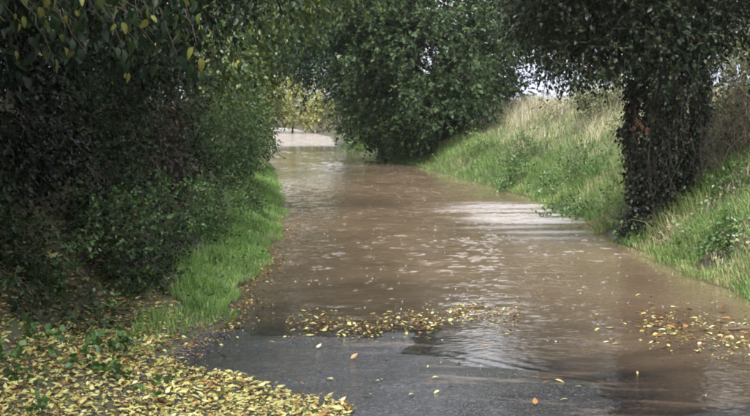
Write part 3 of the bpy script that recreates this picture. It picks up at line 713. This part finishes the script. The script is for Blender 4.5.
left_tree('second hedge tree with small mixed green leaves above the bramble bush', (-3.6, 12.0), (-3.2, 12.2, 4.2),
    [(-2.6, 11.6, 2.7, .9, 1.3, .7), (-2.2, 12.8, 3.1, .9, 1.3, .8), (-2.9, 13.6, 2.5, .7, 1.3, .8), (-1.6, 12.6, 3.3, .8, 1.2, .55), (-3.2, 11.5, 3.6, 1.2, 1.8, .9)], 3600, .07, 'over', kw=dict(T=T4, wide=1.1))
left_tree('third hedge tree with yellowing leaves hanging over the verge', (-3.4, 17.2), (-3.0, 17.4, 4.2),
    [(-2.2, 16.6, 2.4, .7, 1.3, .7), (-2.0, 18.2, 2.9, .8, 1.4, .8), (-1.4, 17.5, 3.3, .9, 1.3, .6), (-2.9, 17.5, 3.2, 1.0, 1.6, 1.2), (-.8, 17.8, 3.5, .7, 1.0, .4)], 3200, .075, 'overlight')
left_tree('far hedge tree whose dark boughs close the arch', (-3.9, 26), (-3.4, 26, 4.5),
    [(-2.7, 25.5, 3.2, 1.1, 1.8, 1.0), (-2.0, 26.5, 4.2, 1.4, 1.8, .9), (-3.6, 28, 3.0, 1.2, 2.0, 1.5)], 2600, .09, 'dark')
left_tree('tall backing tree deep in the left hedge', (-5.0, 10.5), (-4.6, 10.6, 4.5),
    [(-4.4, 9.5, 2.6, 1.0, 2.0, 1.3), (-4.4, 12.5, 2.8, 1.0, 2.0, 1.5), (-4.2, 10.5, 4.0, 1.6, 2.6, 1.0)], 3000, .10, 'dark')
left_tree('round backing tree behind the yellowing hedge tree', (-4.8, 19), (-4.5, 19, 4.5),
    [(-4.2, 16.5, 2.4, 1.0, 2.2, 1.6), (-4.2, 20.5, 2.6, 1.0, 2.2, 1.7), (-3.8, 18.5, 4.2, 1.6, 2.6, 1.0)], 3000, .10, 'dark')

for (bx_, by_, lab) in [(-4.6, 2.5, 'unseen tree added left of the lane to block low sky'), (-4.8, -3, 'unseen tree added left of the lane farther back'), (5.6, 3.5, 'unseen tree added above the right bank to block low sky'), (5.8, -3, 'unseen tree added on the right bank farther back'), (.5, -11, 'unseen tree added across the lane behind the camera')]:  # trees out of view, added to block low sky and darken upright foliage
    z = gz1(bx_, by_) if by_ > -8 else .4
    plant('unseen_tree', (bx_, by_, z), lab, 'tree', [('crown', [(bx_, by_, z + 1.6, 1.6, 2.6, 1.7), (bx_, by_, z + 4.0, 1.9, 2.8, 1.6)], 1500, .5, 6, .22, 'dark', dict(gap=-.9))], 'unseen trees added to block low sky',
          stems=tree_stems((bx_, by_, z - .1), (bx_, by_, z + 3.5), .15, [(bx_ + .8, by_ + .8, z + 4), (bx_ - .8, by_ - .9, z + 4.2), (bx_ + .3, by_ - 1.2, z + 2.4)]))

# large single leaves hanging from the nearest tree
def hanging():
    shapes = [leaf_shape(.27, .25, .25), leaf_shape(.30, .45, .15), leaf_shape(.24, .1, .4)]
    meshes = []
    for si, (V, Fc) in enumerate(shapes):
        for cv in (.05, .2, .35, .5, .6, .7, .8, .88, .93, .985):
            meshes.append((cv, mesh('leaf', V, Fc, M['over'], rnd=np.full(len(V), cv), smooth=True, make_obj=False)))
    inv = Matrix.Translation(-Vector(near_tree.location))
    n = 290
    for i in range(n):
        px = rng.uniform(-5, 205) if i % 3 else rng.uniform(40, 135)
        py = rng.uniform(-8, 62 if px < 120 else 95) * rng.random() ** .35
        d = rng.uniform(6.6, 8.2)
        x = (px - CX) / F * d; z = CAM_H - (py - HOR) / F * d
        o = bpy.data.objects.new('leaf', meshes[rng.integers(len(meshes))][1])
        s = rng.uniform(.042, .088)
        dirv = Vector((rng.normal(0, .35), rng.normal(0, .35), -1)).normalized()
        up = Vector((rng.normal(.3, .6), rng.normal(-.6, .5), .3)); xx = dirv.cross(up).normalized(); zz = xx.cross(dirv)
        m = Matrix((xx, dirv, zz)).transposed().to_4x4()
        o.matrix_world = Matrix.Identity(4)
        link(o, near_tree); o.matrix_parent_inverse = inv
        o.matrix_basis = Matrix.Translation((x, d, z)) @ m @ Matrix.Scale(s, 4)
    # the hanging twigs that carry them
    paths = []
    for i in range(46):
        px = rng.uniform(-5, 205); d = rng.uniform(6.7, 8.1); py = rng.uniform(-10, 60)
        x = (px - CX) / F * d; z = CAM_H - (py - HOR) / F * d
        paths.append((bend((x - rng.uniform(.1, .5), d + rng.uniform(-.1, .4), z + rng.uniform(.2, .5)), (x, d, z), .03, 7, .01), np.linspace(.0035, .0015, 7)))
    V, Fq = tubes(paths, 4); mesh('hanging_twigs', V, Fq, M['twig'], near_tree)
hanging()

# ------------------------------------------------------------------ fallen leaves
def litter_mass():
    n = 46000
    y = 5.2 + 5.2 * rng.random(n) ** 1.1; x = rng.uniform(-3.4, .6, n)
    edge = np.interp(y, [5, 5.9, 6.3, 6.7, 7.1, 7.5, 8.2, 10.5], [.2, -.08, -.38, -.80, -1.15, -1.35, -1.38, -1.4]) + .08 * wob(np.stack([x, y, 0 * x], -1), 1.2)
    den = np.clip((edge - x) / .12, 0, 1) * np.interp(y, [5, 7.6, 8.4, 9.4, 10.4], [1, 1, .6, .2, .06])
    keep = rng.random(n) < den
    x, y = x[keep], y[keep]; n = len(x)
    z = np.maximum(ground_z(x, y), road_z(x, y)) + .005 + rng.random(n) * .016
    P = np.stack([x, y, z], -1)
    a = rng.uniform(0, 6.28, n)
    d = np.stack([np.cos(a), np.sin(a), rng.normal(0, .2, n)], -1)
    up = np.stack([rng.normal(0, .3, n), rng.normal(0, .3, n), np.ones(n)], -1)
    rv = np.clip(rng.beta(1.8, 1.3, n) - .25 * ss(7.4, 9, y) * rng.random(n), 0, 1)
    TC = (np.array([[0, 0, 0], [-.2, .28, .16], [-.14, .62, .20], [0, 1, .22], [.22, .62, .02], [.25, .28, .03]]), T4[1])      # curled and torn
    TR = (np.array([[0, 0, .02], [-.3, .25, -.02], [-.2, .5, .10], [.05, .72, -.05], [.3, .66, .08], [.16, .3, -.03]]), T4[1])
    sz = .018 + .036 * rng.random(n) ** 1.3
    wd = rng.uniform(.35, 1.2, n); VV, FF, RR, o_ = [], [], [], 0
    pick = rng.integers(0, 3, n)
    for j, TT in enumerate((T4, TC, TR)):
        q = pick == j
        V, Fc, k = stamp(TT, P[q], d[q], up[q], sz[q], wd[q]); VV.append(V); FF.append(Fc + o_); RR.append(np.repeat(rv[q], k)); o_ += len(V)
    V, Fc, rv = np.concatenate(VV), np.concatenate(FF), np.concatenate(RR)
    tag(mesh('leaf_litter', V, Fc, M['litter'], rnd=rv), 'thick carpet of yellow fallen leaves at the foot of the hedge', 'leaf litter', kind='stuff')
    paths = []
    for _ in range(110):
        px, py = rng.uniform(0, 300), rng.uniform(340, 416); x, y = at(px, py, .08)
        if y > 7.1 or x > -.35 - (y - 6.1) * .8: continue
        a, L = rng.uniform(0, 6.28), rng.uniform(.05, .2)
        p = np.array([[x + math.cos(a) * L * q, y + math.sin(a) * L * q, 0] for q in (0, .3, .6, 1)]) + rng.normal(0, .006, (4, 3))
        p[:, 2] = np.maximum(ground_z(p[:, 0], p[:, 1]), road_z(p[:, 0], p[:, 1])) + .02
        paths.append((p, np.linspace(.003, .0015, 4)))
    V, Fq = tubes(paths, 4); tag(mesh('fallen_twigs', V, Fq, M['twig']), 'thin brown twigs strewn through the leaf litter', 'twigs', kind='stuff')
litter_mass()

def edge_debris():
    n = 2600
    y = 6.8 + 9 * rng.random(n) ** 1.6; u = rng.normal(.02, .13, n); x = xL(y) - u
    z = np.maximum(ground_z(x, y), np.maximum(road_z(x, y), 0)) + .006
    P = np.stack([x, y, z], -1); a = rng.uniform(0, 6.28, n)
    d = np.stack([np.cos(a), np.sin(a), rng.normal(0, .2, n)], -1); up = np.stack([rng.normal(0, .4, n), rng.normal(0, .4, n), np.ones(n)], -1)
    V, Fc, k = stamp(T4, P, d, up, rng.uniform(.012, .04, n), rng.uniform(.5, 1.2, n))
    tag(mesh('edge_debris', V, Fc, M['litter'], rnd=np.repeat(rng.random(n) ** 2.2 * .8, k)), 'line of brown leaf crumbs along the edge of the verge', 'leaf litter', kind='stuff')
    n = 3500
    y = 6.0 + 5 * rng.random(n); x = xL(y) + rng.normal(.0, .12, n)
    z = np.maximum(ground_z(x, y), road_z(x, y))
    s = rng.uniform(.004, .012, n)
    V, Fc = octa(np.stack([x, y, z], -1), np.stack([s, s * rng.uniform(.6, 1, n), s * .6], -1))
    tag(mesh('road_gravel', V, Fc, M['stone'], smooth=False), 'wet grey gravel washed along the tarmac edge', 'gravel', kind='stuff')
edge_debris()

COL = [('pale yellow', .80), ('golden yellow', .58), ('dark brown', .06), ('orange brown', .22), ('yellow green', .92), ('buff', 1.0)]
SH = [leaf_shape(.19, .15, .3, 5), leaf_shape(.24, -.22, .2, 5), leaf_shape(.15, .3, .5, 5)]
LM = [[mesh('fallen_leaf', V, Fc, M['litter'], rnd=np.full(len(V), cv), smooth=True, make_obj=False) for (_, cv) in COL] for V, Fc in SH]
def fallen(x, y, z, s, ci, where, group, tilt=.15, label=None):
    o = bpy.data.objects.new('fallen_leaf', LM[rng.integers(3)][ci])
    o.location = (x, y, z); o.rotation_euler = (rng.normal(0, tilt), rng.normal(0, tilt), rng.uniform(0, 6.28)); o.scale = (s, s, s)
    link(o); tag(o, label or f'{COL[ci][0]} leaf {where}', 'leaf', group)
PR = [.22, .14, .28, .17, .09, .10]
def raft_debris():
    n = 1500
    px = np.where(rng.random(n) < .62, rng.uniform(285, 518, n), rng.uniform(640, 770, n))
    py = np.where(px < 600, 321 + 6 * np.sin((px - 290) / 42) + 3 * np.sin(px / 11) + rng.normal(0, 6.5, n), 322 + (px - 640) * .18 + rng.normal(0, 11, n))
    q = np.array([at(a, b) for a, b in zip(px, py)])
    z = np.maximum(.006, road_z(q[:, 0], q[:, 1]) + .004) + rng.random(n) * .006
    P = np.stack([q[:, 0], q[:, 1], z], -1); a = rng.uniform(0, 6.28, n)
    d = np.stack([np.cos(a), np.sin(a), rng.normal(0, .15, n)], -1); up = np.stack([rng.normal(0, .25, n), rng.normal(0, .25, n), np.ones(n)], -1)
    V, Fc, k = stamp(T4, P, d, up, rng.uniform(.012, .042, n), rng.uniform(.3, 1.1, n))
    tag(mesh('raft_debris', V, Fc, M['litter'], rnd=np.repeat(rng.random(n) ** 1.9, k)), 'leaf crumbs and bits of straw drifting between the floating leaves', 'debris', kind='stuff')
raft_debris()
# raft drifting across the lane
for _ in range(160):
    px = rng.uniform(288, 515); py = 320 + 6 * math.sin((px - 290) / 42) + 3 * math.sin(px / 11) + rng.normal(0, 6.0)
    if math.sin(px / 17 + 1) < -.55 and rng.random() < .7: continue
    x, y = at(px, py); z = max(.010, float(road_z(np.array([x]), np.array([y]))[0]) + .012)
    fallen(x, y, z, rng.uniform(.03, .075), rng.choice(6, p=PR), 'floating in the raft of leaves across the lane', 'leaves in the raft across the lane')
for _ in range(95):
    px = rng.uniform(640, 760); py = 322 + (px - 640) * .18 + rng.normal(0, 11)
    x, y = at(px, py); z = max(.010, float(road_z(np.array([x]), np.array([y]))[0]) + .012)
    fallen(x, y, z, rng.uniform(.045, .085), rng.choice(6, p=PR), 'drifting beside the right bank grass', 'leaves drifting beside the bank')
for _ in range(45):
    px, py = rng.uniform(190, 640), rng.uniform(338, 412)
    x, y = at(px, py)
    z = float(road_z(np.array([x]), np.array([y]))[0]) + .012
    fallen(x, y, max(z, .010), rng.uniform(.025, .06), rng.choice(6, p=PR), 'stuck alone on the wet tarmac', 'leaves scattered on the wet tarmac', .2)
for _ in range(16):
    px, py = rng.uniform(590, 640), rng.uniform(312, 345)
    x, y = at(px, py); fallen(x, y, max(.01, float(road_z(np.array([x]), np.array([y]))[0]) + .012), rng.uniform(.03, .06), rng.choice(6, p=PR), 'floating between the raft and the right bank', 'leaves between the raft and the bank')
x, y = at(577, 228); fallen(x, y, .012, .13, 3, '', None, .1, 'single orange brown leaf floating on the bright patch of water')
x, y = at(722, 314); fallen(x, y, .02, .09, 2, '', None, .2, 'single large dark leaf floating close to the bank grass')
# the largest leaves of the litter, in front
cnt = 0
while cnt < 40:
    px, py = rng.uniform(0, 330), rng.uniform(350, 415)
    if py < 416 - (345 - px) * .24: continue
    x, y = at(px, py, .1); z = float(max(ground_z(np.array([x]), np.array([y]))[0], road_z(np.array([x]), np.array([y]))[0]))
    fallen(x, y, z + .035, rng.uniform(.042, .058), rng.choice(6, p=[.34, .3, .06, .1, .14, .06]), 'lying on top of the leaf litter', 'leaves on top of the litter', .3); cnt += 1
# a floating stick by the right bank
V, Fq = tubes([(bend((*at(728, 331), .012), (*at(765, 333), .02), .01, 6, .006), .008)], 5)
tag(mesh('floating_stick', V, Fq, M['twig']), 'thin dark stick floating among the leaves by the bank', 'stick')

# ------------------------------------------------------------------ far field and hill
def hill():
    xs = np.linspace(-400, 420, 90); ys = np.linspace(180, 500, 30)
    X, Y = np.meshgrid(xs, ys)
    Z = 12 * ss(180, 340, Y) * (1 + .25 * np.sin(X * .013 + 1) + .12 * np.sin(X * .041)) + 1.0
    V = np.stack([X, Y, Z], -1).reshape(-1, 3); nu = len(xs)
    i = np.arange(len(ys) - 1)[:, None] * nu; j = np.arange(nu - 1)[None]
    Fq = np.stack([i + j, i + j + 1, i + nu + j + 1, i + nu + j], -1).reshape(-1, 4)
    tag(mesh('hill', V, Fq, M['hill'], smooth=True), kind='structure')
hill()

# ------------------------------------------------------------------ haze of rain in the air
m, t, out = new_mat('haze')
pv = N(t, 'ShaderNodeVolumePrincipled'); pv.inputs['Density'].default_value = 0.0003; pv.inputs['Color'].default_value = (.90, .93, 1, 1); pv.inputs['Anisotropy'].default_value = .2
t.links.new(pv.outputs[0], out.inputs['Volume'])
bx = np.array([[a, b, c] for a in (-700, 700) for b in (-60, 760) for c in (-3, 40)], float)
bf = np.array([[0, 1, 3, 2], [4, 6, 7, 5], [0, 4, 5, 1], [2, 3, 7, 6], [0, 2, 6, 4], [1, 5, 7, 3]])
tag(mesh('haze', bx, bf, m), kind='stuff')
